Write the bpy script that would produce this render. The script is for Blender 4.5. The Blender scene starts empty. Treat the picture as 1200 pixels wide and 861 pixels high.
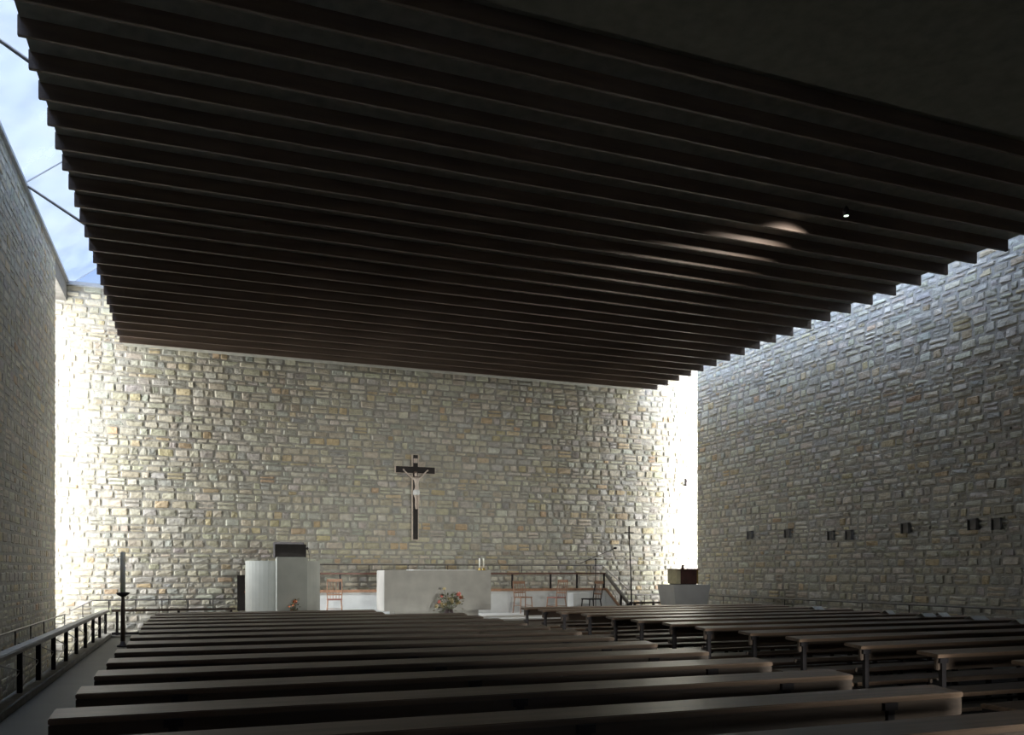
import bpy, bmesh, math, random
from mathutils import Vector, Matrix
import numpy as np
random.seed(7)
S = bpy.context.scene
COL = S.collection
PI = math.pi

# ------------------------------------------------------------------ camera
YAW = math.radians(20.7); CS, SN = math.cos(YAW), math.sin(YAW)
F = 981.0; HZ = 670.0; H = 1.6
cam = bpy.data.objects.new('camera', bpy.data.cameras.new('camera'))
COL.objects.link(cam)
cam.location = (0, 0, H); cam.rotation_euler = (PI/2, 0, -YAW)
cam.data.sensor_width = 36; cam.data.lens = 36*F/1200
cam.data.shift_y = (HZ-430.5)/1200
cam.data.clip_end = 500
S.camera = cam

def on_y(u, v, Y):          # world point seen at (u, v) on the plane y = Y
    L = (u-600)/F; D = Y/(CS-SN*L)
    return Vector((D*(SN+CS*L), Y, H+(HZ-v)*D/F))
def on_x(u, v, X):
    L = (u-600)/F; D = X/(SN+CS*L)
    return Vector((X, D*(CS-SN*L), H+(HZ-v)*D/F))
def on_z(u, v, Z):
    L = (u-600)/F; D = (H-Z)*F/(v-HZ)
    return Vector((D*(SN+CS*L), D*(CS-SN*L), Z))

# ------------------------------------------------------------------ materials
def new_mat(name):
    m = bpy.data.materials.new(name); m.use_nodes = True
    return m, m.node_tree.nodes, m.node_tree.links, m.node_tree.nodes['Principled BSDF']
def mat(name, col, rough=.6, metal=0, var=.25, scale=6, bump=.15, bscale=40, stretch=(1, 1, 1), spec=.5):
    m, n, l, p = new_mat(name)
    tc = n.new('ShaderNodeTexCoord'); mp = n.new('ShaderNodeMapping'); mp.inputs['Scale'].default_value = stretch
    l.new(tc.outputs['Object'], mp.inputs['Vector'])
    ns = n.new('ShaderNodeTexNoise'); ns.inputs['Scale'].default_value = scale; ns.inputs['Detail'].default_value = 6
    l.new(mp.outputs[0], ns.inputs['Vector'])
    r = n.new('ShaderNodeValToRGB')
    lo = [c*(1-var) for c in col]; hi = [min(1, c*(1+var)) for c in col]
    r.color_ramp.elements[0].position = .3; r.color_ramp.elements[1].position = .7
    r.color_ramp.elements[0].color = (*lo, 1); r.color_ramp.elements[1].color = (*hi, 1)
    l.new(ns.outputs[0], r.inputs[0]); l.new(r.outputs[0], p.inputs['Base Color'])
    p.inputs['Roughness'].default_value = rough; p.inputs['Metallic'].default_value = metal
    p.inputs['Specular IOR Level'].default_value = spec
    if bump:
        n2 = n.new('ShaderNodeTexNoise'); n2.inputs['Scale'].default_value = bscale; n2.inputs['Detail'].default_value = 4
        l.new(mp.outputs[0], n2.inputs['Vector'])
        b = n.new('ShaderNodeBump'); b.inputs['Strength'].default_value = bump; b.inputs['Distance'].default_value = .01
        l.new(n2.outputs[0], b.inputs['Height']); l.new(b.outputs[0], p.inputs['Normal'])
    return m
def stone_mat():
    m, n, l, p = new_mat('rubble_stone')
    a = n.new('ShaderNodeAttribute'); a.attribute_name = 'tint'
    tc = n.new('ShaderNodeTexCoord')
    ns = n.new('ShaderNodeTexNoise'); ns.inputs['Scale'].default_value = 9; ns.inputs['Detail'].default_value = 8
    l.new(tc.outputs['Object'], ns.inputs['Vector'])
    r = n.new('ShaderNodeValToRGB'); r.color_ramp.elements[0].position = .3; r.color_ramp.elements[1].position = .72
    r.color_ramp.elements[0].color = (.78, .76, .73, 1); r.color_ramp.elements[1].color = (1.1, 1.08, 1.0, 1)
    l.new(ns.outputs[0], r.inputs[0])
    mx = n.new('ShaderNodeMix'); mx.data_type = 'RGBA'; mx.blend_type = 'MULTIPLY'; mx.inputs[0].default_value = 1
    l.new(a.outputs['Color'], mx.inputs[6]); l.new(r.outputs[0], mx.inputs[7])
    l.new(mx.outputs[2], p.inputs['Base Color'])
    p.inputs['Roughness'].default_value = .62
    n2 = n.new('ShaderNodeTexNoise'); n2.inputs['Scale'].default_value = 14; n2.inputs['Detail'].default_value = 8
    l.new(tc.outputs['Object'], n2.inputs['Vector'])
    b = n.new('ShaderNodeBump'); b.inputs['Strength'].default_value = .7; b.inputs['Distance'].default_value = .03
    l.new(n2.outputs[0], b.inputs['Height']); l.new(b.outputs[0], p.inputs['Normal'])
    return m
def glass_mat(name, tint, keep=.82):
    m, n, l, p = new_mat(name)
    out = n['Material Output']
    t = n.new('ShaderNodeBsdfTransparent'); t.inputs[0].default_value = (*tint, 1)
    tc = n.new('ShaderNodeTexCoord')
    ns = n.new('ShaderNodeTexNoise'); ns.inputs['Scale'].default_value = 1.4; ns.inputs['Detail'].default_value = 5
    l.new(tc.outputs['Object'], ns.inputs['Vector'])
    r = n.new('ShaderNodeValToRGB'); r.color_ramp.elements[0].position = .35; r.color_ramp.elements[1].position = .7
    r.color_ramp.elements[0].color = (1-keep-.12,)*3+(1,); r.color_ramp.elements[1].color = (1-keep+.12,)*3+(1,)
    l.new(ns.outputs[0], r.inputs[0])
    tr = n.new('ShaderNodeBsdfTranslucent'); tr.inputs[0].default_value = (.85, .9, .95, 1)
    mx = n.new('ShaderNodeMixShader')
    l.new(r.outputs[0], mx.inputs[0]); l.new(t.outputs[0], mx.inputs[1]); l.new(tr.outputs[0], mx.inputs[2])
    l.new(mx.outputs[0], out.inputs['Surface'])
    return m
def emit_mat(name, col, s):
    m, n, l, p = new_mat(name)
    p.inputs['Base Color'].default_value = (*col, 1)
    p.inputs['Emission Color'].default_value = (*col, 1); p.inputs['Emission Strength'].default_value = s
    return m

M = dict(
    stone=stone_mat(),
    slat=mat('dark_stained_timber', (.15, .105, .08), .5, var=.3, scale=3, stretch=(.25, 3, 3), bump=.2, bscale=25),
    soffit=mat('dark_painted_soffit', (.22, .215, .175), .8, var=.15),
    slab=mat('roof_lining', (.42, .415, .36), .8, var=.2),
    plaster=mat('grey_plaster', (.45, .44, .42), .85, var=.08),
    floor=mat('worn_grey_terrazzo', (.045, .044, .035), .6, var=.15, scale=2, bump=.05, spec=.35),
    lower=mat('rough_concrete', (.22, .21, .19), .8, var=.2),
    marble=mat('pale_marble', (.62, .61, .58), .35, var=.08, scale=3, bump=.03),
    riser=mat('brown_step_stone', (.20, .175, .145), .6, var=.15, scale=3),
    white=mat('white_painted_render', (.66, .66, .64), .8, var=.05, bump=.08),
    altar=mat('beige_limestone', (.40, .375, .335), .6, var=.12, scale=3, bump=.08),
    ambo=mat('grey_green_limestone', (.43, .43, .385), .6, var=.08, scale=3, bump=.06),
    bounce_fascia=mat('blue_bounce_fascia', (.52, .60, .78), .8, var=.04, bump=.05),  # tinted so that its bounced light looks bluish
    coping=mat('terracotta_coping', (.40, .22, .13), .7, var=.25, scale=8),
    wood=mat('worn_brown_pew_wood', (.16, .105, .072), .38, var=.35, scale=3, stretch=(.3, 5, 5), bump=.12, bscale=20),
    pewdark=mat('dark_pew_board', (.085, .058, .042), .5, var=.35, scale=3, stretch=(.3, 5, 5), bump=.12, bscale=20),
    redwood=mat('reddish_handrail_wood', (.17, .085, .06), .5, var=.3, scale=3, stretch=(.3, 4, 4)),
    rail=mat('grey_worn_handrail', (.33, .31, .28), .5, var=.2, scale=5),
    iron=mat('dark_iron', (.035, .03, .032), .5, .6, var=.3),
    steel=mat('dull_steel', (.20, .19, .18), .4, .8, var=.2),
    brass=mat('aged_brass', (.50, .36, .12), .35, .9, var=.3),
    gilt=mat('pale_gilt_panel', (.55, .50, .32), .45, .3, var=.2),
    black=mat('black_wood', (.025, .019, .017), .75, var=.3),
    chest=mat('dark_red_wood', (.075, .032, .025), .45, var=.3),
    chair=mat('orange_brown_chair_wood', (.32, .18, .11), .45, var=.25, stretch=(1, 1, .3)),
    red=mat('faded_red_seat', (.36, .17, .14), .8, var=.2),
    wax=mat('ivory_wax', (.85, .82, .74), .5, var=.05, bump=0),
    ivory=mat('pale_carved_figure', (.62, .52, .44), .55, var=.15, scale=20),
    cloth=mat('white_linen', (.80, .80, .78), .85, var=.03, bscale=200),
    leaf=mat('dried_green_leaf', (.09, .09, .04), .6, var=.4, scale=12),
    straw=mat('dried_yellow_bloom', (.26, .20, .09), .7, var=.3, scale=20),
    rust=mat('rust_red_bloom', (.26, .06, .035), .7, var=.3, scale=20),
    orange=mat('orange_bloom', (.50, .16, .06), .7, var=.3, scale=20),
    vase=mat('dark_glazed_pot', (.06, .04, .04), .3, var=.3),
    paper=mat('white_paper', (.80, .80, .76), .8, var=.04, bump=0),
    hair=mat('dark_carved_hair', (.10, .06, .045), .6, var=.3),
    frame=mat('grey_glazing_bar', (.45, .47, .50), .5, .3, var=.1),
    glass=glass_mat('roof_glazing', (.86, .93, 1.0)),
)

M['wax'].node_tree.nodes['Principled BSDF'].inputs['Subsurface Weight'].default_value = .6
M['wax'].node_tree.nodes['Principled BSDF'].inputs['Subsurface Radius'].default_value = (.08, .07, .05)
# ------------------------------------------------------------------ mesh helpers
class MB:
    def __init__(s): s.b = bmesh.new()
    def box(s, x0, x1, y0, y1, z0, z1, bev=0, m=None):
        r = bmesh.ops.create_cube(s.b, size=1)
        T = Matrix.Translation(((x0+x1)/2, (y0+y1)/2, (z0+z1)/2)) @ Matrix.Diagonal((abs(x1-x0), abs(y1-y0), abs(z1-z0), 1))
        if m is not None: T = m @ T
        bmesh.ops.transform(s.b, matrix=T, verts=r['verts'])
        if bev:
            es = list({e for v in r['verts'] for e in v.link_edges})
            bmesh.ops.bevel(s.b, geom=es, offset=bev, segments=2, affect='EDGES', clamp_overlap=True)
        return s
    def bar(s, p, q, w, h=None, up=(0, 0, 1), bev=0):
        p, q = Vector(p), Vector(q); d = q-p; L = d.length; d.normalize()
        u = Vector(up); x = d.cross(u)
        if x.length < 1e-4: x = d.cross(Vector((0, 1, 0)))
        x.normalize(); z = x.cross(d)
        m = Matrix(((x.x, d.x, z.x, p.x), (x.y, d.y, z.y, p.y), (x.z, d.z, z.z, p.z), (0, 0, 0, 1)))
        h = h or w
        return s.box(-w/2, w/2, 0, L, -h/2, h/2, bev, m)
    def tube(s, pts, r, n=8):
        pts = [Vector(p) for p in pts]; rs = r if isinstance(r, (list, tuple)) else [r]*len(pts)
        rings = []
        for i, p in enumerate(pts):
            a = pts[max(0, i-1)]; c = pts[min(len(pts)-1, i+1)]; d = (c-a).normalized()
            x = d.cross(Vector((0, 0, 1)))
            if x.length < .05: x = d.cross(Vector((0, 1, 0)))
            x.normalize(); y = d.cross(x)
            rings.append([s.b.verts.new(p+(x*math.cos(2*PI*k/n)+y*math.sin(2*PI*k/n))*rs[i]) for k in range(n)])
        for a, c in zip(rings, rings[1:]):
            for k in range(n): s.b.faces.new((a[k], a[(k+1) % n], c[(k+1) % n], c[k]))
        s.b.faces.new(rings[0][::-1]); s.b.faces.new(rings[-1])
        return s
    def lathe(s, prof, c=(0, 0, 0), n=20):
        rings = [[s.b.verts.new((c[0]+r*math.cos(2*PI*k/n), c[1]+r*math.sin(2*PI*k/n), c[2]+z)) for k in range(n)] for r, z in prof]
        for a, d in zip(rings, rings[1:]):
            for k in range(n): s.b.faces.new((a[k], a[(k+1) % n], d[(k+1) % n], d[k]))
        s.b.faces.new(rings[0][::-1]); s.b.faces.new(rings[-1])
        return s
    def prism(s, poly, axis, a, b):     # poly in the two other axes
        def P(t, c): 
            return {'x': (c, t[0], t[1]), 'y': (t[0], c, t[1]), 'z': (t[0], t[1], c)}[axis]
        A = [s.b.verts.new(P(t, a)) for t in poly]; B = [s.b.verts.new(P(t, b)) for t in poly]
        n = len(poly)
        s.b.faces.new(A); s.b.faces.new(B[::-1])
        for k in range(n): s.b.faces.new((A[k], B[k], B[(k+1) % n], A[(k+1) % n]))
        return s
    def ball(s, c, r, sc=(1, 1, 1), sub=2):
        q = bmesh.ops.create_icosphere(s.b, subdivisions=sub, radius=r)
        bmesh.ops.transform(s.b, matrix=Matrix.Translation(c) @ Matrix.Diagonal((*sc, 1)), verts=q['verts'])
        return s
    def quad(s, *p):
        s.b.faces.new([s.b.verts.new(q) for q in p]); return s
    def build(s, name, m, parent=None, smooth=False):
        bmesh.ops.recalc_face_normals(s.b, faces=s.b.faces)
        me = bpy.data.meshes.new(name); s.b.to_mesh(me); s.b.free()
        me.materials.append(M[m] if isinstance(m, str) else m)
        if smooth:
            for f in me.polygons: f.use_smooth = True
        o = bpy.data.objects.new(name, me); COL.objects.link(o)
        if parent is not None: o.parent = parent
        return o
def tag(o, label=None, cat=None, group=None, kind=None):
    if label: o['label'] = label
    if cat: o['category'] = cat
    if group: o['group'] = group
    if kind: o['kind'] = kind
    return o
def empty(name, loc=(0, 0, 0), rz=0, **k):
    o = bpy.data.objects.new(name, None); COL.objects.link(o)
    o.location = loc; o.rotation_euler.z = rz; o.empty_display_size = .2
    return tag(o, **k)
def structure(o, label, cat): return tag(o, label, cat, None, 'structure')
def copy_tree(o, parent=None):
    c = o.copy(); COL.objects.link(c)
    if parent is not None: c.parent = parent
    for ch in [x for x in COL.objects if x.parent == o]: copy_tree(ch, c)
    return c

# ------------------------------------------------------------------ dimensions
XL, XR = -3.02, 14.52         # side walls
YB = 23.6                     # back wall
YLE, YRE = 21.7, 22.2       # where the side walls stop short of the back wall
ZT = 8.85                     # wall tops
YR = -5.0                     # rear wall
ZS = 7.2                      # underside of the slats
XSL, XSR = -1.74, 13.27       # slat ends
BX, BY = -2.04, 22.6          # balustrade lines
LOW = -1.3

# ------------------------------------------------------------------ stone walls
TINTS = [((.60, .57, .48), 5), ((.56, .53, .43), 5), ((.54, .53, .49), 5), ((.63, .61, .54), 4), ((.50, .46, .38), 2),
         ((.56, .44, .30), .7), ((.60, .52, .36), 1.4), ((.48, .48, .45), 2)]
def stone_wall(name, u0, u1, v0, v1, to3, seed, rel=.6):
    rnd = random.Random(seed)
    V, Fc, T = [], [], []
    tc = [t for t, w in TINTS]; tw = [w for t, w in TINTS]
    NU, NV = 6, 5
    v = v0
    while v < v1-.02:
        h = rnd.choice([.10, .13, .15, .16, .17, .19, .22]); 
        if v+h > v1-.08: h = v1-v
        u = u0-rnd.random()*.3
        while u < u1:
            w = rnd.uniform(.17, .29) if rnd.random() < .5 else rnd.uniform(.27, .52)
            a, b = max(u, u0), min(u+w, u1); u += w
            if b-a < .07: continue
            g = rnd.uniform(.008, .02); dep = rel*rnd.uniform(.03, .075)
            tilt_u, tilt_v = rel*rnd.uniform(-.03, .03), rel*rnd.uniform(-.025, .025)
            t = rnd.choices(tc, tw)[0]; k = rnd.uniform(.88, 1.1); t = [min(1, c*k*rnd.uniform(.96, 1.04)) for c in t]
            parts = [(a, b, v, v+h)]
            if h > .17 and b-a > .26 and rnd.random() < .22:      # two thin stones in one course
                s_ = v+h*rnd.uniform(.4, .6); parts = [(a, b, v, s_), (a, b, s_, v+h)]
            for (p0, p1, q0, q1) in parts:
                base = len(V); ww, hh = p1-p0-2*g, q1-q0-2*g
                jl, jr, jt, jb = [rnd.uniform(-.012, .012) for _ in range(4)]
                for j in range(NV):
                    fj = [0, .14, .5, .86, 1][j]
                    for i in range(NU):
                        fi = [0, .1, .37, .63, .9, 1][i]
                        edge = (i in (0, NU-1)) + (j in (0, NV-1))
                        uu = p0+g+ww*fi; vv = q0+g+hh*fj
                        uu += (jl*(1-fi)+jr*fi)*(fj-.5)*2*.8; vv += (jt*fj+jb*(1-fj))*(fi-.5)*2*.8
                        if edge == 2:
                            uu += (.022 if i == 0 else -.022); vv += (.018 if j == 0 else -.018)
                        d = -.015 if edge else dep+tilt_u*(fi-.5)*2+tilt_v*(fj-.5)*2+rel*rnd.uniform(-.012, .012)
                        if not edge and (i in (1, NU-2) or j in (1, NV-2)): d -= .012*rel
                        V.append(to3(uu, vv, d)); T.append(t)
                for j in range(NV-1):
                    for i in range(NU-1):
                        q = base+j*NU+i; Fc.append((q, q+1, q+NU+1, q+NU))
        v += h
    # mortar bed behind the stones
    m = len(V)
    for uu, vv, d in ((u0, v0, 0), (u1, v0, 0), (u1, v1, 0), (u0, v1, 0), (u0, v0, -.45), (u1, v0, -.45), (u1, v1, -.45), (u0, v1, -.45)):
        V.append(to3(uu, vv, d)); T.append((.42, .41, .38))
    for f in ((0, 1, 2, 3), (7, 6, 5, 4), (0, 4, 5, 1), (1, 5, 6, 2), (2, 6, 7, 3), (3, 7, 4, 0)):
        Fc.append(tuple(m+k for k in f))
    me = bpy.data.meshes.new(name); me.from_pydata(V, [], Fc)
    at = me.color_attributes.new('tint', 'FLOAT_COLOR', 'POINT')
    at.data.foreach_set('color', np.array([(*t, 1) for t in T], dtype=np.float32).ravel())
    me.materials.append(M['stone'])
    bm = bmesh.new(); bm.from_mesh(me); bmesh.ops.recalc_face_normals(bm, faces=bm.faces); bm.to_mesh(me); bm.free()
    o = bpy.data.objects.new(name, me); COL.objects.link(o)
    return o
structure(stone_wall('wall_back', XL-1.6, XR+1.8, LOW, ZT, lambda u, v, d: (u, YB-d, v), 1), 'bright coursed rubble stone wall behind the altar', 'wall')
structure(stone_wall('wall_left', 3.0, YLE, LOW, ZT, lambda u, v, d: (XL+d, u, v), 2, .2), 'dark stone wall on the left under the strip skylight', 'wall')
structure(stone_wall('wall_right', 3.0, YRE, -.1, ZT, lambda u, v, d: (XR-d, u, v), 3, .42), 'long shaded stone wall beside the right benches', 'wall')
w = MB().box(XL-.45, XL, YR, 3.0, LOW, ZT).box(XR, XR+.45, YR, 3.0, LOW, ZT)
DX0, DX1, DZ = 4.2, 6.2, 2.4   # entrance door in the rear wall
w.box(XL-.45, DX0, YR-.4, YR, LOW, ZT).box(DX1, XR+.45, YR-.4, YR, LOW, ZT).box(DX0, DX1, YR-.4, YR, DZ, ZT).box(DX0, DX1, YR-.4, YR, LOW, 0)
structure(w.build('wall_rear', 'plaster'), 'plain plaster wall behind the last benches', 'wall')

# ------------------------------------------------------------------ floors
f = MB().box(BX-.1, XR, YR, BY+.08, LOW, 0).box(BX-.1, XR+1.35, BY+.08, YB, LOW, 0)
structure(f.build('floor', 'floor'), 'grey polished nave floor under the benches', 'floor')
f = MB().box(XL-1.2, BX-.1, YR, YB, LOW-.2, LOW)
structure(f.build('floor_lower', 'lower'), 'sunken passage floor along the left wall', 'floor')
k = MB().box(BX-.1, BX+.1, YR, BY+.1, 0, .1, .01).box(BX+.1, 1.0, BY-.06, BY+.1, 0, .05, .01)
structure(k.build('trim_1', 'lower'), 'low kerb under the left balustrade', 'kerb')

# chancel platform
CX0, CX1, CY0 = .75, 10.06, 19.55
CX1 = 10.65
p = empty('chancel_platform', (0, 0, 0)); structure(p, 'raised chancel platform with two steps below the altar', 'platform')
MB().box(CX0, CX1, CY0, BY-.1, .0, .39, .0).build('step_riser', 'riser', p)
MB().box(CX0-.02, CX1+.02, CY0-.03, BY-.1, .39, .44, .008).build('platform_top', 'marble', p)
MB().box(CX0-.3, CX1+.05, CY0-.42, CY0, 0, .19).build('step_riser', 'riser', p)
MB().box(CX0-.3, CX1+.05, CY0-.45, CY0-.03, .19, .225, .006).build('step_tread', 'riser', p)

# ------------------------------------------------------------------ ceiling
c = empty('ceiling', (0, 0, ZS)); structure(c, 'dark slatted timber ceiling hung between the strip skylights', 'ceiling')
sl = MB().box(XSL, XSR, 0, .05, 0, .215, .004)
first = None
for i in range(24):
    y = 22.47-i*.6245
    if first is None:
        first = sl.build('slat', 'slat', c); first.location = (0, y, 0)
    else:
        o = first.copy(); COL.objects.link(o); o.location = (0, y, 0)
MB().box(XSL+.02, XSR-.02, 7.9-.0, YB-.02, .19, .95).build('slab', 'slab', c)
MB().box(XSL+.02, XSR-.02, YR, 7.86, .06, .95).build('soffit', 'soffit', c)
MB().box(XSL+.0, XSL+.02, YR, YB-.02, .25, .95).build('edge_fascia', 'slat', c)
MB().box(XSR-.02, XSR, YR, YB-.02, .25, 2.8).build('edge_fascia', 'bounce_fascia', c)  # unseen reflector, added to bounce bluish light onto the right wall's top
# roof upstands that carry the glazing
u = MB().box(XSL+.05, XSL+.3, YR, YB+.4, ZS+.9, 10.1).box(XSR-.3, XSR-.05, YR, YB+.4, ZS+.9, 10.1)
u.box(XSL+.3, XSR-.3, YR, YB+.4, ZS+.96, ZS+1.3)
structure(u.build('roof', 'slab'), 'roof deck and upstands over the nave', 'roof')

# strip skylights (glazing, bars, tie rods)
def skylight(name, xw, xu, label, rods, Y0S):
    w = empty(name, (xw, 0, ZT)); structure(w, label, 'skylight')
    dx = xu-xw; dz = 10.0-ZT-.03
    sg = 1 if dx > 0 else -1
    ys = [y for y in (YB+.38, 18.0, 12.6, 7.2) if y > Y0S]+[Y0S]
    fr = MB()
    for i, y in enumerate(ys):
        fr.bar((-.05*sg, y, .03), (dx, y, dz+.03), .018, .02)
    fr.bar((0, YR, .02), (0, YB+.4, .02), .12, .07).bar((dx, YR, dz+.02), (dx, YB+.4, dz+.02), .08, .06)
    fr.build('frame', 'frame', w)
    for a, b in zip(ys, ys[1:]):
        g = MB().quad((0, b+.02, .05), (0, a-.02, .05), (dx, a-.02, dz+.05), (dx, b+.02, dz+.05)).build('pane', 'glass', w)
    MB().prism([(0, .02), (dx, .02), (dx, dz)], 'y', YB+.3, YB+.33).build('gable_pane', 'glass', w)
    MB().prism([(-.3*sg, .02), (dx, dz), (dx, dz+.1), (-.3*sg, .12)], 'y', YR-.4, Y0S).build('shading_roof_panel', 'slab', w)  # unseen stretch made solid, not glazed, to darken the near nave
    if rods:
        for y in rods:
            MB().tube([(-.0, y, .06), (dx*.98, y, -.72)], .028).build('tie_rod', 'steel', w)
    return w
skylight('window_1', XL, XSL+.05, 'strip skylight of pale glazing above the left wall', [18.0, 12.58, 7.2], 2.0)
skylight('window_2', XR, XSR+.005, 'strip skylight above the right wall', [18.0, 12.58], 10.6)
# coping at the head of the back wall
structure(MB().box(XL-1.5, XSL+.3, YB-.1, YB+.4, ZT-.06, ZT+.04, .01).box(XSR-.3, XR+1.5, YB-.1, YB+.4, ZT-.06, ZT+.04, .01).build('trim_2', 'frame'),
          'grey flashing along the head of the back wall', 'trim')
structure(MB().box(XSL, XSR, YB, YB+.4, ZT-.02, ZT+1.3).build('trim_3', 'slab'), 'roof closure above the back wall', 'trim')

# upright slit windows where the side walls stop short of the back wall
def slit(name, x, y0, label):
    w = empty(name, (x, y0, 0)); structure(w, label, 'window')
    L = YB-y0; n = 4
    fr = MB()
    zb = .0
    for k in range(n+1):
        z = zb+(ZT-zb)*k/n; fr.box(-.04, .04, 0, L, z-.04, z+.04)
    fr.box(-.04, .04, 0, .06, zb, ZT).box(-.04, .04, L-.06, L, zb, ZT); fr.build('frame', 'frame', w)
    for k in range(n):
        z0 = zb+(ZT-zb)*k/n+.04; z1 = zb+(ZT-zb)*(k+1)/n-.04
        MB().quad((0, .06, z0), (0, L-.06, z0), (0, L-.06, z1), (0, .06, z1)).build('pane', 'glass', w)
slit('window_3', XR+1.3, YRE-.02, 'tall slit window beside the right end of the back wall')
slit('window_4', XL-1.1, YLE-.02, 'tall slit window beside the left end of the back wall')
# reveals that close the side bays outside the slits
rv = MB().box(XR+.4, XR+1.4, YRE-.35, YRE, LOW, ZT).box(XL-1.2, XL-.4, YLE-.35, YLE, LOW, ZT)
rv.box(XR-.0, XR+1.4, YRE-.35, YB+.4, ZT, ZT+.1).box(XL-1.2, XL, YLE-.35, YB+.4, ZT, ZT+.1)
rv.box(XL-1.2, XL-1.0, YLE, YB, LOW, 0)
structure(MB().box(XL-.4, XL, YLE, YB-.02, ZT-.45, ZT).build('trim_5', 'lower'), 'stone lintel over the left slit window', 'lintel')
structure(rv.build('trim_4', 'white'), 'white reveals of the slit windows', 'reveal')

# entrance door
d = empty('door_1', (DX0, YR, 0)); structure(d, 'glazed entrance door in the rear wall', 'door')
MB().box(0, .08, -.1, 0, 0, DZ).box(DX1-DX0-.08, DX1-DX0, -.1, 0, 0, DZ).box(.08, DX1-DX0-.08, -.1, 0, DZ-.08, DZ).box(.96, 1.04, -.1, 0, 0, DZ-.08).build('frame', 'iron', d)
for x in (.08, 1.04): MB().box(x, x+.88, -.06, -.05, 0, DZ-.08).build('pane', 'glass', d)

# ------------------------------------------------------------------ left balustrade
b = empty('balustrade', (BX, 0, 0))
tag(b, 'long balustrade with flat dark posts along the left side of the nave floor', 'balustrade')
MB().box(-.075, .075, YR+.1, BY+.05, .62, .685, .012).build('handrail', 'rail', b)
ys = [22.42-1.319*i for i in range(20)]
ys = [y for y in ys if y > YR+.2]
pm = None
for y in ys:
    if pm is None: pm = MB().box(-.03, .03, -.03, .03, .1, .625, .004).build('post', 'iron', b); pm.location.y = y
    else:
        o = pm.copy(); COL.objects.link(o); o.location.y = y
bm_ = None
for y in ys:
    if bm_ is None:
        q = MB(); q.tube([(0, -1.29, .58), (0, -.8, .50), (0, -.03, .38)], .007, 6).tube([(0, -1.29, .14), (0, -.03, .36)], .007, 6)
        bm_ = q.build('brace_wire', 'steel', b); bm_.location.y = y
    else:
        o = bm_.copy(); COL.objects.link(o); o.location.y = y

def low_run(x0, x1, label, posts):
    b = empty('balustrade', (0, BY, 0)); tag(b, label, 'balustrade')
    MB().box(x0, x1, -.05, .05, .625, .685, .01).build('handrail', 'pewdark', b)
    for x in posts: MB().box(x-.03, x+.03, -.03, .03, .0, .63).build('post', 'iron', b)
    MB().box(x0, x1, -.02, .02, .06, .12).build('bottom_rail', 'iron', b)
    return b
low_run(BX+.12, .96, 'low dark balustrade between the corner and the curved lectern', [-1.8, -.4, .85])
rr = low_run(12.46, 14.0, 'low balustrade behind the stone pedestal on the right', [12.55, 13.2, 13.95])

# raised parapet behind the altar with its railing
PX0, PX1, PXE = 1.2, 11.55, 12.3
pa = empty('parapet', (0, BY, 0)); tag(pa, 'white parapet wall with terracotta coping and brown handrail behind the altar', 'parapet')
MB().prism([(PX0, 0), (PX0, 1.05), (PX1, 1.05), (PXE, .12), (PXE, 0)], 'y', -.08, .08).build('wall', 'white', pa)
MB().box(PX0-.02, PX1, -.11, .11, 1.05, 1.12, .01).bar((PX1-.02, 0, 1.085), (PXE+.05, 0, .12), .22, .07).build('coping', 'coping', pa)
r = pa; RZ = 1.12
MB().box(PX0, PX1+.01, -.045, .045, RZ+.41, RZ+.46, .01).build('handrail', 'redwood', r)
MB().bar((PX1-.01, 0, RZ+.435), (12.32, 0, RZ-.47), .16, .06, bev=.01).build('sloping_rail', 'rail', r)
for x in [1.24, 3.62, 5.2, 6.9, 8.55, 9.75, 10.6, 11.5]:
    MB().box(x-.022, x+.022, -.022, .022, RZ, RZ+.42).build('post', 'iron', r)
MB().box(12.05, 12.1, -.022, .022, RZ-.67, RZ-.16).build('post', 'iron', r)
MB().box(12.3, 12.4, -.04, .04, 0, RZ-.42).build('post', 'iron', r)
# walkway deck and stairs between parapet and back wall
wk = MB().box(PX0+.1, PX1, BY+.1, YB-.1, .0, .85)
for i in range(4): wk.box(PX1+.19*i, PX1+.19*(i+1), BY+.1, YB-.1, 0, .85-.17*(i+1))
structure(wk.build('floor_walkway', 'lower'), 'raised walkway between the parapet and the back wall', 'walkway')
# end panel at the left of the walkway
q = on_y(283, 700, BY+.05)
e = MB().box(1.0, 1.19, -.02, .02, .6, 1.52, .005).build('end_panel', 'black', r); e.location.y = .06

# wall handrails
def wall_rail(pts, wall_off, label, spacing, legs, rad=.016):
    o = empty('wall_handrail', (0, 0, 0)); tag(o, label, 'handrail')
    MB().tube(pts, rad, 8).build('rail', 'steel', o)
    P = [Vector(p) for p in pts]; acc = spacing*.5
    for a, c in zip(P, P[1:]):
        L = (c-a).length; t = acc
        while t < L:
            p = a.lerp(c, t/L)
            MB().tube([p, p-Vector((0, 0, legs)), p-Vector((0, 0, legs))+Vector(wall_off)], .011, 6).build('bracket', 'iron', o)
            t += spacing
        acc = t-L
    return o
yw = YB-.2
wall_rail([(XL+.22, 4, .63), (XL+.22, YLE-.15, .63)], (-.2, 0, 0), 'thin handrail on brackets along the dark left wall', 1.4, .32)
wall_rail([(XL+.1, yw, .63), (-2.43, yw, .885), (1.05, yw, .885)], (0, .2, 0), 'thin handrail on the back wall left of the curved lectern', .62, .3)
wall_rail([(1.1, yw, 1.8), (11.85, yw, 1.8), (12.75, yw, 1.05), (12.85, yw, 1.05)], (0, .2, 0), 'thin upper handrail on the back wall above the altar, bent down at the right', 2.3, .25)
wall_rail([(13.0, yw, .87), (XR-.3, yw, .87)], (0, .2, 0), 'short thin handrail on the back wall behind the stone pedestal', .7, .3)
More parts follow.
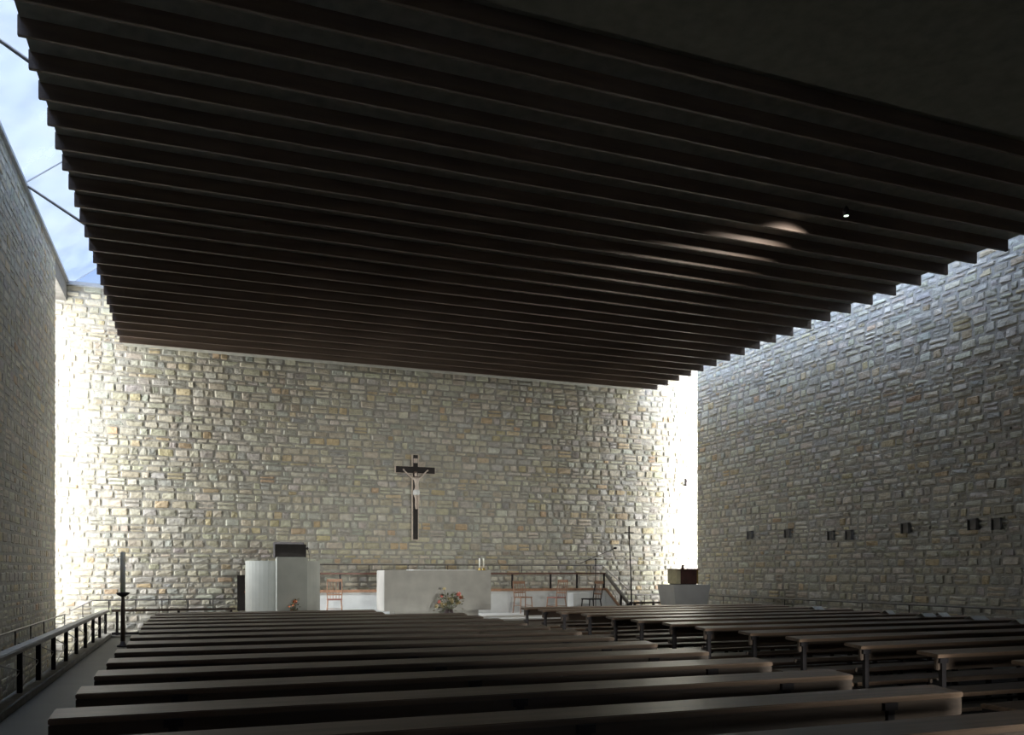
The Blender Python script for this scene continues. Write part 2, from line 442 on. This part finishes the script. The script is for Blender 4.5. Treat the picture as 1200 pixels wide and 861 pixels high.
wall_rail([(XR-.22, 5, .9), (XR-.22, YRE-.1, .9)], (.2, 0, 0), 'long thin handrail on brackets along the right wall', 1.35, .32)

# ------------------------------------------------------------------ benches
def bench_proto(length, posts, post_end):
    """origin at the left end on the floor, x along the bench, camera-side edge of the book rest at y = 0"""
    r = empty('bench')
    rest = MB().box(0, length, 0, .25, -.035, 0, .006)
    o = rest.build('book_rest', 'wood', r); o.location = (0, 0, .845); o.rotation_euler.x = math.radians(4)
    MB().box(.0, length, .012, .05, .70, .812, .006).build('back_board', 'pewdark', r)
    MB().box(.02, length-.02, .10, .125, .57, .61, .006).build('back_rail', 'pewdark', r)
    MB().box(.02, length-.02, .16, .56, .41, .45, .008).build('seat', 'wood', r)
    MB().box(.10, length-.10, -.30, -.12, .16, .20, .006).build('kneeler', 'pewdark', r)
    leg = None
    for x in posts:
        q = MB()
        q.box(-.025, .025, -.012, .03, 0, .79).box(-.05, .05, -.014, .012, .765, .81)
        q.box(-.025, .025, .03, .55, .37, .41).box(-.025, .025, .48, .53, 0, .40).box(-.02, .02, -.31, .0, .12, .16).box(-.02, .02, -.30, -.26, 0, .12)
        q.box(-.025, .025, .03, .14, .56, .60)
        if leg is None: leg = q.build('leg', 'iron', r); leg.location.x = x
        else:
            q.b.free(); o = leg.copy(); COL.objects.link(o); o.location.x = x
    MB().box(posts[0], posts[-1], .49, .52, .10, .13).build('stretcher', 'iron', r)
    return r
ORD = ['front', 'second', 'third', 'fourth', 'fifth', 'sixth', 'seventh', 'eighth', 'ninth', 'tenth', 'eleventh', 'twelfth', 'thirteenth', 'fourteenth', 'fifteenth']
XA, XB, XC, XD = -.69, 4.54, 6.38, 12.3
rowsY = [4.86+.9375*(k-1) for k in range(-1, 14)]           # back to front
TOP = []
full = bench_proto(XB-XA, [.6, 2.6, 4.63], 0)
short = bench_proto(3.95, [.6, 2.0, 3.4], 0)
right = bench_proto(XD-XC, [.06, 2.9, 5.8], 0)
used = set()
def put(proto, x, y, label, group):
    if proto.name not in used: o = proto; used.add(proto.name)
    else: o = copy_tree(proto)
    o.location = (x, y, 0); tag(o, label, 'bench', group); return o
for k, y in enumerate(rowsY):
    n = len(rowsY)-1-k
    w1 = 'front row' if n == 0 else ORD[n]+' row from the altar'
    dx = random.uniform(-.025, .025)
    if n == 0: w2 = 'dark wooden bench in the front row of the left block, behind the curved lectern'
    put(short if n <= 1 else full, XA+dx, y,
        ('short ' if n <= 1 else '')+'dark wooden bench with book rest, left block, '+w1, 'benches in the left block')
    if k >= 1:
        put(right, XC+random.uniform(-.04, .06), y-.02, 'dark wooden bench with book rest, right block, '+w1, 'benches in the right block')

# leaflets on the right-hand book rests
for (u, v, wd) in [(957, 714, .24), (1041, 719.5, .16), (1086, 722.5, .26), (1104, 724, .2), (1145, 727, .3), (1196, 732, .2)]:
    p = on_z(u, v, .86); y = min(rowsY, key=lambda t: abs(t+.1-p.y)); X = min(p.x*(y+.1)/p.y, XD-.15)
    o = MB().prism([(-.10, 0), (0, .055), (.10, 0), (.10, .003), (0, .06), (-.10, .003)], 'x', -wd/2, wd/2).build('leaflet', 'paper'); o.location = (X, y-.02+.125, .86); o.rotation_euler = (math.radians(4), 0, random.uniform(-.06, .06))
    n = len(rowsY)-1-rowsY.index(y)
    tag(o, 'folded white paper leaflet lying on the '+ORD[n]+' bench from the altar, right block', 'paper', 'paper leaflets on the right benches')

# ------------------------------------------------------------------ altar
a = empty('altar', (4.27, 20.05, .44)); tag(a, 'broad beige stone altar block on a recessed base in the middle of the platform', 'altar')
MB().box(0, 2.74, 0, .9, .20, 1.2, .012).build('table_block', 'altar', a)
MB().box(.3, 2.45, .15, .75, 0, .2).build('base', 'altar', a)
o = MB().box(.75, 2.35, .06, .86, 0, .012, .003).build('altar_cloth', 'cloth'); o.location = (4.27, 20.05, 1.641)
tag(o, 'white linen cloth laid over the altar top', 'cloth')
for i, u in enumerate((562, 566.6)):
    q = on_y(u, 660, 20.55)
    cnd = empty('candle', (q.x, 20.55, 1.64)); tag(cnd, ('left' if i == 0 else 'right')+' of the two thin white candles near the right end of the altar', 'candle', 'altar candles')
    MB().lathe([(.05, 0), (.05, .015), (.03, .03), (.026, .06), (.03, .075)]).build('holder', 'brass', cnd, True)
    MB().lathe([(.019, .07), (.019, .31), (.008, .315)], n=12).build('wax_stick', 'wax', cnd, True)
    MB().lathe([(.002, .31), (.002, .33)], n=6).build('wick', 'black', cnd)

# flowers
def flower_pot(name, loc, s, blooms, mats, label, potm, seed, spread=.36, hgt=.5):
    rnd = random.Random(seed)
    r = empty(name, loc); tag(r, label, 'flowers')
    MB().lathe([(.07*s, 0), (.10*s, .06*s), (.12*s, .14*s), (.09*s, .22*s), (.11*s, .25*s)]).build('pot', potm, r, True)
    st = MB(); lf = MB(); heads = []
    for i in range(blooms):
        an = rnd.uniform(0, 2*PI); rr = spread*s*math.sqrt(rnd.uniform(.02, 1)); z = (.28+hgt*rnd.uniform(.05, 1)*(1-.5*(rr/(spread*s))**2))*s
        p = Vector((rr*math.cos(an), rr*math.sin(an)*.45, z)); heads.append(p)
        st.tube([(0, 0, .2*s), p*.5+Vector((0, 0, .12*s)), p], .006*s, 5)
    for i in range(70):
        an = rnd.uniform(0, 2*PI); rr = spread*s*rnd.uniform(.1, .9); z = (.2+hgt*.8*rnd.uniform(0, 1))*s
        c = Vector((rr*math.cos(an), rr*math.sin(an)*.45, z)); d = Vector((math.cos(an), math.sin(an), rnd.uniform(-.3, .8))).normalized()
        sd = d.cross(Vector((rnd.uniform(-1, 1), rnd.uniform(-1, 1), 1))).normalized(); l_ = rnd.uniform(.07, .13)*s; w_ = .022*s; nn = d.cross(sd)*.01*s
        lf.quad(c, c+d*l_*.5+sd*w_+nn, c+d*l_, c+d*l_*.5-sd*w_+nn)
    st.build('stems', 'leaf', r); lf.build('leaves', 'leaf', r)
    for i, p in enumerate(heads):
        q = MB(); R = rnd.uniform(.045, .07)*s
        q.ball((0, 0, 0), R*.45, sub=1)
        for k_ in range(9):
            an = 2*PI*k_/9; d = Vector((math.cos(an), math.sin(an), .5)).normalized(); sd = Vector((-math.sin(an), math.cos(an), 0))
            q.quad((0, 0, 0), d*R*.6+sd*R*.3, d*R*1.15, d*R*.6-sd*R*.3)
        o = q.build('blossom', mats[i % len(mats)], r); o.location = p
        o.rotation_euler = (math.radians(rnd.uniform(30, 80)), 0, rnd.uniform(-1, 1))
q = on_y(529, 724, 19.72)
flower_pot('flower_arrangement', (q.x-.08, 19.66, .44), 1.02, 22, ['straw', 'straw', 'rust', 'leaf', 'straw'], 'large dried flower arrangement in a dark pot standing before the altar', 'vase', 4)
q = on_y(342, 715, 18.8)

# ------------------------------------------------------------------ ambo (curved lectern)
am = empty('lectern', (1.95, 20.6, .44)); tag(am, 'curved pale stone lectern with a projecting flat front panel at the left of the altar', 'lectern')
R_ = .86
arc = [(R_*math.cos(t), -R_*math.sin(t)*.75) for t in np.linspace(0, PI, 24)]
inn = [((R_-.12)*math.cos(t), -(R_-.12)*math.sin(t)*.75) for t in np.linspace(PI, 0, 24)]
am_c = MB(); am_c.prism(arc+inn, 'z', 0, 1.42); am_c.build('curved_wall', 'ambo', am)
MB().box(-.22, .46, -.84, -.5, 0, 1.5, .008).build('front_panel', 'ambo', am)
bs = empty('book_stand', (1.95-.25, 19.92, 1.94)); tag(bs, 'dark sloping book stand on top of the curved lectern', 'stand')
MB().prism([(-.02, 0), (.42, 0), (.42, .34), (.38, .36), (-.02, .12)], 'x', 0, .70).build('sloping_box', 'black', bs)
MB().bar((0, -.04, .30), (.7, -.04, .30), .02, .0301).build('lip', 'black', bs) if False else MB().box(0, .70, -.06, -.02, 0, .30, .006).build('back_panel', 'black', bs)
gm = empty('gooseneck_microphone', (2.52, 20.2, 1.866)); tag(gm, 'small dark gooseneck microphone at the right of the book stand', 'microphone')
MB().tube([(0, 0, 0), (0, .02, .12), (-.03, .03, .24), (-.05, .0, .28)], .006, 6).build('gooseneck', 'iron', gm)
MB().ball((-.055, -.01, .29), .028, (1, 1, 1.3)).build('capsule', 'black', gm, True)
flower_pot('flower_pot', (1.95+.16, 19.64, .44), .68, 9, ['orange', 'orange', 'rust'], 'small orange flowers in a pot before the front panel of the lectern', 'vase', 9, .17, .75)

# ------------------------------------------------------------------ chairs
def chair(loc, rz, seatm, legm, backm, label, top=.9):
    r = empty('chair', loc, rz); tag(r, label, 'chair', 'chairs on the chancel platform')
    MB().box(-.2, .2, -.2, .2, .43, .465, .012).build('seat', seatm, r)
    for sx in (-1, 1):
        MB().tube([(sx*.17, -.17, .44), (sx*.20, -.21, 0)], [.018, .013]).build('leg', legm, r)
        MB().tube([(sx*.17, .17, .44), (sx*.20, .23, 0)], [.018, .013]).build('leg', legm, r)
        MB().tube([(sx*.18, .18, .45), (sx*.19, .22, .7), (sx*.18, .27, top)], .014).build('back_post', legm, r)
    MB().box(-.2, .2, .235, .26, top-.075, top, .008).build('top_rail', backm, r)
    MB().box(-.19, .19, .2, .215, .56, .60, .005).build('lower_rail', backm, r)
    for x in (-.11, -.04, .04, .11): MB().tube([(x, .2, .46), (x, .25, top-.05)], .008, 6).build('spindle', backm, r)
    MB().tube([(-.19, -.19, .2), (.19, -.19, .2)], .009, 6).tube([(-.19, -.19, .22), (-.19, .2, .22)], .009, 6).tube([(.19, -.19, .22), (.19, .2, .22)], .009, 6).build('stretcher', legm, r)
    return r
def chair_at(u, Y, rz, *a, **k):
    q = on_y(u, 715, Y); return chair((q.x, Y, .44), rz, *a, **k)
chair_at(613, 22.0, math.radians(8), 'chair', 'chair', 'chair', 'brown wooden spindle back chair right of the altar, nearest to the altar')
chair_at(652, 21.5, math.radians(-70), 'red', 'chair', 'chair', 'brown chair with a faded red seat turned sideways between the two other chairs', top=.94)
chair_at(693, 19.95, math.radians(-82), 'black', 'black', 'chair', 'chair with black legs and dark seat at the right edge of the platform', top=.92)
chair_at(392, 21.9, math.radians(172), 'red', 'chair', 'chair', 'reddish wooden chair between the lectern and the altar', top=.98)
q = on_y(672, 715, 20.4)
cr = empty('credence_block', (q.x, 20.4, .44)); tag(cr, 'plain white stone block beside the chair with black legs', 'block')
MB().box(0, .52, 0, .4, .03, .60, .008).build('body', 'white', cr); MB().box(.03, .49, .03, .37, 0, .03).build('plinth', 'white', cr)

# microphone stand with boom
YM = 20.95
q = on_y(698, 715, YM)
ms = empty('microphone_stand', (q.x, YM, .44)); tag(ms, 'thin microphone stand with a long slanting boom behind the chair with black legs', 'stand')
zb = on_y(698, 655, YM).z-.44
MB().tube([(0, 0, .03), (0, 0, zb)], .012).build('pole', 'iron', ms)
pa_ = on_y(680, 660, YM)-Vector((q.x, YM, .44)); pb_ = on_y(721, 642, YM)-Vector((q.x, YM, .44))
MB().tube([pa_, pb_], .009).build('boom', 'iron', ms)
MB().ball((0, 0, zb), .03).build('clutch', 'iron', ms, True); MB().ball(pb_, .035, (1.6, 1, 1)).build('microphone', 'black', ms, True)
for t in (0, 2.1, 4.2): MB().tube([(0, 0, .12), (.28*math.cos(t), .28*math.sin(t), .01)], .01).build('leg', 'iron', ms)

# ------------------------------------------------------------------ processional cross on a pole
q = on_y(741, 705, 20.3)
pc = empty('processional_cross', (q.x, 20.3, 0)); tag(pc, 'tall slender processional cross standing right of the platform', 'cross')
MB().lathe([(.16, 0), (.16, .03), (.05, .06), (.03, .14)]).build('foot', 'iron', pc, True)
MB().tube([(0, 0, .1), (-.04, 0, 1.4), (-.10, 0, 2.55)], [.024, .02, .016]).build('pole', 'iron', pc)
MB().box(-.115, -.085, -.012, .012, 2.5, 2.86).box(-.24, .04, -.012, .012, 2.66, 2.69).build('cross_head', 'iron', pc)

# paschal candle
q = on_y(144, 750, 19.7)
pc2 = empty('paschal_candle_stand', (q.x, 19.7, 0)); tag(pc2, 'tall dark candle stand with a thick pale candle beside the left benches', 'candle stand')
MB().lathe([(.12, 0), (.12, .03), (.06, .06), (.045, .12)]).build('foot', 'iron', pc2, True)
MB().lathe([(.045, .1), (.045, .8), (.03, 1.08)], n=16).build('pole', 'pewdark', pc2, True)
MB().lathe([(.03, 1.06), (.12, 1.12), (.14, 1.16), (.05, 1.17)]).build('drip_dish', 'iron', pc2, True)
MB().lathe([(.052, 1.15), (.054, 2.0), (.044, 2.03), (.01, 2.035)], n=16).build('candle', 'wax', pc2, True)
MB().lathe([(.004, 2.03), (.004, 2.06)], n=6).build('wick', 'black', pc2)

# ------------------------------------------------------------------ stone pedestal with tabernacle chest
Yp = 18.4
pl = on_y(777.5, 685, Yp); prr = on_y(839, 685, Yp); zt = pl.z
W = prr.x-pl.x
pd = empty('stone_pedestal', ((pl.x+prr.x)/2, Yp+.3, 0)); tag(pd, 'pale stone pedestal flaring to the top at the right of the platform', 'pedestal')
def frust(w0, d0, z0, w1, d1, z1):
    m = MB(); bb = m.b
    A = [bb.verts.new((sx*w0, sy*d0, z0)) for sx, sy in ((-1, -1), (1, -1), (1, 1), (-1, 1))]
    B = [bb.verts.new((sx*w1, sy*d1, z1)) for sx, sy in ((-1, -1), (1, -1), (1, 1), (-1, 1))]
    bb.faces.new(A[::-1]); bb.faces.new(B)
    for k in range(4): bb.faces.new((A[k], A[(k+1) % 4], B[(k+1) % 4], B[k]))
    return m
m_ = frust(.34, .34, 0, .52, .46, zt)
o = m_.build('flaring_block', 'marble', pd); pd.rotation_euler.z = math.radians(-4)
ta = empty('tabernacle', (pd.location.x-.02, pd.location.y, zt), math.radians(-4)); tag(ta, 'small dark red tabernacle chest with pale gilt sides on the stone pedestal', 'tabernacle')
MB().box(-.31, .31, -.25, .25, .02, .38).build('chest_body', 'gilt', ta)
MB().box(-.2, .25, -.27, -.25, .02, .37).build('door', 'chest', ta)
MB().box(.25, .29, -.265, -.25, .02, .37).build('brass_strip', 'brass', ta)
MB().box(-.34, .34, -.29, .29, .38, .405, .005).build('lid', 'chest', ta)
MB().box(-.27, .27, -.22, .22, 0, .02).build('base', 'iron', ta)
MB().lathe([(.03, .405), (.045, .43), (.02, .45), (.045, .48), (.02, .51)]).build('knob', 'chest', ta, True)

# ------------------------------------------------------------------ crucifix on the back wall
zc = on_y(487, 632, YB-.2).z
q = on_y(487, 550, YB-.2)
cx = empty('crucifix', (q.x, YB-.16, 0)); tag(cx, 'dark wooden crucifix with a pale carved figure hanging on the back wall', 'crucifix')
zt_ = on_y(487, 533, YB-.2).z; zh = on_y(487, 550.5, YB-.2).z; zb_ = zc
MB().box(-.07, .07, -.045, .05, zb_, zt_, .006).build('upright', 'black', cx)
MB().box(-.57, .57, -.05, .04, zh-.09, zh+.09, .006).build('crossbar', 'black', cx)
MB().box(-.06, .06, -.055, -.04, zt_-.23, zt_-.1, .004).build('title_plaque', 'ivory', cx)
def skin(name, verts, edges, m, parent, root=0, sub=2):
    me = bpy.data.meshes.new(name); me.from_pydata([v[:3] for v in verts], edges, [])
    o = bpy.data.objects.new(name, me); COL.objects.link(o); o.parent = parent
    me.materials.append(M[m])
    md = o.modifiers.new('skin', 'SKIN'); md.use_smooth_shade = True
    if not me.skin_vertices: 
        bpy.context.view_layer.objects.active = o
    sv = me.skin_vertices[0].data if me.skin_vertices else None
    if sv:
        for i, v in enumerate(verts):
            sv[i].radius = (v[3], v[4] if len(v) > 4 else v[3]); sv[i].use_root = (i == root)
    o.modifiers.new('sub', 'SUBSURF').levels = sub; o.modifiers['sub'].render_levels = sub
    return o
B0 = zh-.06  # figure hangs from the crossbar
MB().box(-.095, .095, -.03, .06, zb_-.02, zt_+.02).box(-.59, .59, -.03, .045, zh-.10, zh+.10).build('painted_lit_edge', 'ivory', cx)  # pale backing paints in the light caught by the cross's side edges
fv = [(0.0, -.13, B0-.55, .068, .055),       # pelvis
      (.012, -.14, B0-.45, .058, .05),        # waist
      (.0, -.145, B0-.30, .078, .058),        # chest
      (-.004, -.14, B0-.22, .066, .05),       # upper chest
      (-.012, -.155, B0-.165, .03),           # neck
      (-.025, -.18, B0-.12, .042, .048),      # jaw
      (-.03, -.19, B0-.07, .05, .055),        # head
      (-.035, -.185, B0-.025, .036),          # crown
      (-.10, -.13, B0-.19, .034), (-.20, -.10, B0-.10, .026), (-.30, -.07, B0-.01, .019), (-.33, -.065, B0+.02, .017), (-.355, -.065, B0+.04, .012),
      (.09, -.13, B0-.19, .034), (.19, -.10, B0-.10, .026), (.28, -.07, B0-.01, .019), (.31, -.065, B0+.02, .017), (.335, -.065, B0+.04, .012),
      (-.045, -.14, B0-.63, .05), (-.02, -.19, B0-.78, .036), (-.022, -.13, B0-.96, .024), (-.018, -.15, B0-1.03, .022), (-.014, -.19, B0-1.07, .017),
      (.05, -.14, B0-.63, .05), (.05, -.195, B0-.78, .036), (.022, -.12, B0-.96, .024), (.018, -.14, B0-1.02, .022), (.013, -.18, B0-1.06, .017),
      (-.038, -.245, B0-.085, .011)]          # nose
fe = [(0, 1), (1, 2), (2, 3), (3, 4), (4, 5), (5, 6), (6, 7), (3, 8), (8, 9), (9, 10), (10, 11), (11, 12), (3, 13), (13, 14), (14, 15), (15, 16), (16, 17),
      (0, 18), (18, 19), (19, 20), (20, 21), (21, 22), (0, 23), (23, 24), (24, 25), (25, 26), (26, 27), (6, 28)]
fig = skin('carved_figure', fv, fe, 'ivory', cx)
MB().lathe([(.082, -.11), (.102, -.07), (.096, 0), (.08, .04)], (0.0, -.135, B0-.56), 16).build('loincloth', 'cloth', fig, True)
hr = MB().ball((-.03, -.168, B0-.045), .06, (1, .95, .95)).ball((-.027, -.20, B0-.14), .028, (1, .8, 1.2)); hr.build('hair', 'hair', fig, True)
for sx, x0 in ((-1, -.345), (1, .325)):
    for j in range(4):
        MB().tube([(x0, -.068, B0+.02+.010*j), (x0+sx*(.030-.004*abs(j-1)), -.08, B0+.035+.011*j), (x0+sx*(.042-.004*abs(j-1)), -.098, B0+.038+.011*j)], [.007, .006, .0045], 6).build('finger', 'ivory', fig, True)
    MB().tube([(x0-sx*.02, -.072, B0+.03), (x0-sx*.005, -.09, B0+.055), (x0+sx*.01, -.10, B0+.064)], [.008, .007, .005], 6).build('thumb', 'ivory', fig, True)

# ------------------------------------------------------------------ small fittings on the right wall
SF = [(879, 627, 'nearest the altar end'), (923, 625, 'second from the altar end'), (974, 627.5, 'third from the altar end'), (995, 627, 'fourth from the altar end'),
      (1061, 619, 'standing alone left of the last pair'), (1140, 614.5, 'left of the last pair'), (1168, 614, 'right of the last pair')]
for u, v, t in SF:
    p = on_x(u, v, XR-.06); s = .10
    fm = MB(); w_ = .014
    fm.box(-.04, .03, -s, -s+w_, -s*1.1, s*1.1).box(-.04, .03, s-w_, s, -s*1.1, s*1.1).box(-.04, .03, -s, s, s*1.1-w_, s*1.1+.01)
    r = empty('wall_frame', p); tag(r, 'small dark frame on the right stone wall, '+t, 'frame', 'small frames on the right wall')
    fm.build('frame', 'lower', r); MB().box(.0, .05, -s+w_, s-w_, -s, s).build('panel', 'lower', r)
p = on_y(803.6, 565, YB-.1)
o = MB().box(-.025, .025, -.05, .05, -.12, .12, .01).box(-.012, .012, -.09, -.05, .02, .05).build('wall_bracket', 'iron'); o.location = p
tag(o, 'tiny dark bracket high in the bright strip of the back wall', 'bracket')
# small spotlight between the slats
q = Vector((9.4, 10.27, ZS))
sp = empty('ceiling_spotlight', q); tag(sp, 'tiny spotlight under the dark slats at the upper right', 'lamp')
MB().lathe([(.045, -.10), (.05, -.02), (.03, .02), (.012, .05)]).build('housing', 'iron', sp, True)
MB().lathe([(.038, -.104), (.038, -.10)], n=16).build('lens', emit_mat('spot_lens', (.8, 1, .8), 1.2), sp)

# ------------------------------------------------------------------ light
wd = bpy.data.worlds.new('sky'); S.world = wd; wd.use_nodes = True
n, l = wd.node_tree.nodes, wd.node_tree.links
bg = n['Background']
tc = n.new('ShaderNodeTexCoord'); mp = n.new('ShaderNodeMapping'); mp.inputs['Scale'].default_value = (2, 2, 5)
ns = n.new('ShaderNodeTexNoise'); ns.inputs['Scale'].default_value = 2.2; ns.inputs['Detail'].default_value = 7; ns.inputs['Roughness'].default_value = .55
rp = n.new('ShaderNodeValToRGB'); rp.color_ramp.elements[0].position = .36; rp.color_ramp.elements[1].position = .62
rp.color_ramp.elements[0].color = (.42, .58, 1.0, 1); rp.color_ramp.elements[1].color = (.80, .89, 1.0, 1)
l.new(tc.outputs['Generated'], mp.inputs[0]); l.new(mp.outputs[0], ns.inputs['Vector']); l.new(ns.outputs[0], rp.inputs[0]); l.new(rp.outputs[0], bg.inputs[0])
sx = n.new('ShaderNodeSeparateXYZ'); l.new(tc.outputs['Generated'], sx.inputs[0])     # overcast sky: the zenith is brighter than the horizon
mr = n.new('ShaderNodeMapRange'); mr.interpolation_type = 'SMOOTHSTEP'
mr.inputs['From Min'].default_value = .55; mr.inputs['From Max'].default_value = .9; mr.inputs['To Min'].default_value = .82; mr.inputs['To Max'].default_value = 4.2
l.new(sx.outputs['Z'], mr.inputs['Value']); l.new(mr.outputs[0], bg.inputs[1])

def light(name, kind, loc, rot, energy, col=(1, 1, 1), sx=1, sy=1, spread=None):
    d = bpy.data.lights.new(name, kind); d.energy = energy; d.color = col
    if kind == 'AREA':
        d.shape = 'RECTANGLE'; d.size = sx; d.size_y = sy
        if spread: d.spread = math.radians(spread)
    o = bpy.data.objects.new(name, d); COL.objects.link(o); o.location = loc; o.rotation_euler = rot
    return o
# daylight at the openings
def aim(d): return Vector(d).to_track_quat('-Z', 'Y').to_euler()
su = light('sun', 'SUN', (30, 10, 20), aim((-1, 1.1, -.72)), 20.0, (1, .96, .9)); su.data.angle = math.radians(1)
light('daylight_right_slit', 'AREA', (XR+.85, (YRE+YB)/2-.15, 4.5), aim((-1, .8, 0)), 190, (1, .98, .94), .9, 8.4, 140)
light('daylight_left_slit', 'AREA', (XL-.62, (YLE+YB)/2-.15, 4.5), aim((1, .3, 0)), 310, (1, .99, .95), 1.4, 8.4, 170)
for nm, x, sg, Y0S in (('skylight_portal_left', (XL+XSL)/2, 1, 2.0), ('skylight_portal_right', (XR+XSR)/2, -1, 10.6)):
    o = light(nm, 'AREA', (x, (Y0S+YB)/2, ZT+.75), (0, -sg*math.radians(38), 0), 1, (1, 1, 1), 1.8, YB-Y0S+.6)
    o.data.cycles.is_portal = True
light('daylight_door', 'AREA', ((DX0+DX1)/2, YR-.3, 1.3), (PI/2, 0, 0), 75, (1, .88, .72), 1.7, 2.1, 28)
light('altar_spotlight', 'SPOT', (9.4, 10.3, ZS-.13), aim((-3.2, 10.5, -5.6)), 800, (1, .98, .92))
light('added_platform_fill', 'SPOT', (-1.55, 20.285, ZS+.15), aim((5.4, .2, -6.2)), 4200, (.86, .93, 1))  # added fill without a fixture, brightens the altar's left face
sq_ = bpy.data.lights['added_platform_fill']; sq_.spot_size = math.radians(44); sq_.spot_blend = .8; sq_.shadow_soft_size = .05
sp_ = bpy.data.lights['altar_spotlight']; sp_.spot_size = math.radians(85); sp_.spot_blend = 1; sp_.shadow_soft_size = .04

S.view_settings.view_transform = 'Standard'; S.view_settings.look = 'None'
S.view_settings.gamma = 1; S.view_settings.use_curve_mapping = False
S.view_settings.exposure = 0.22
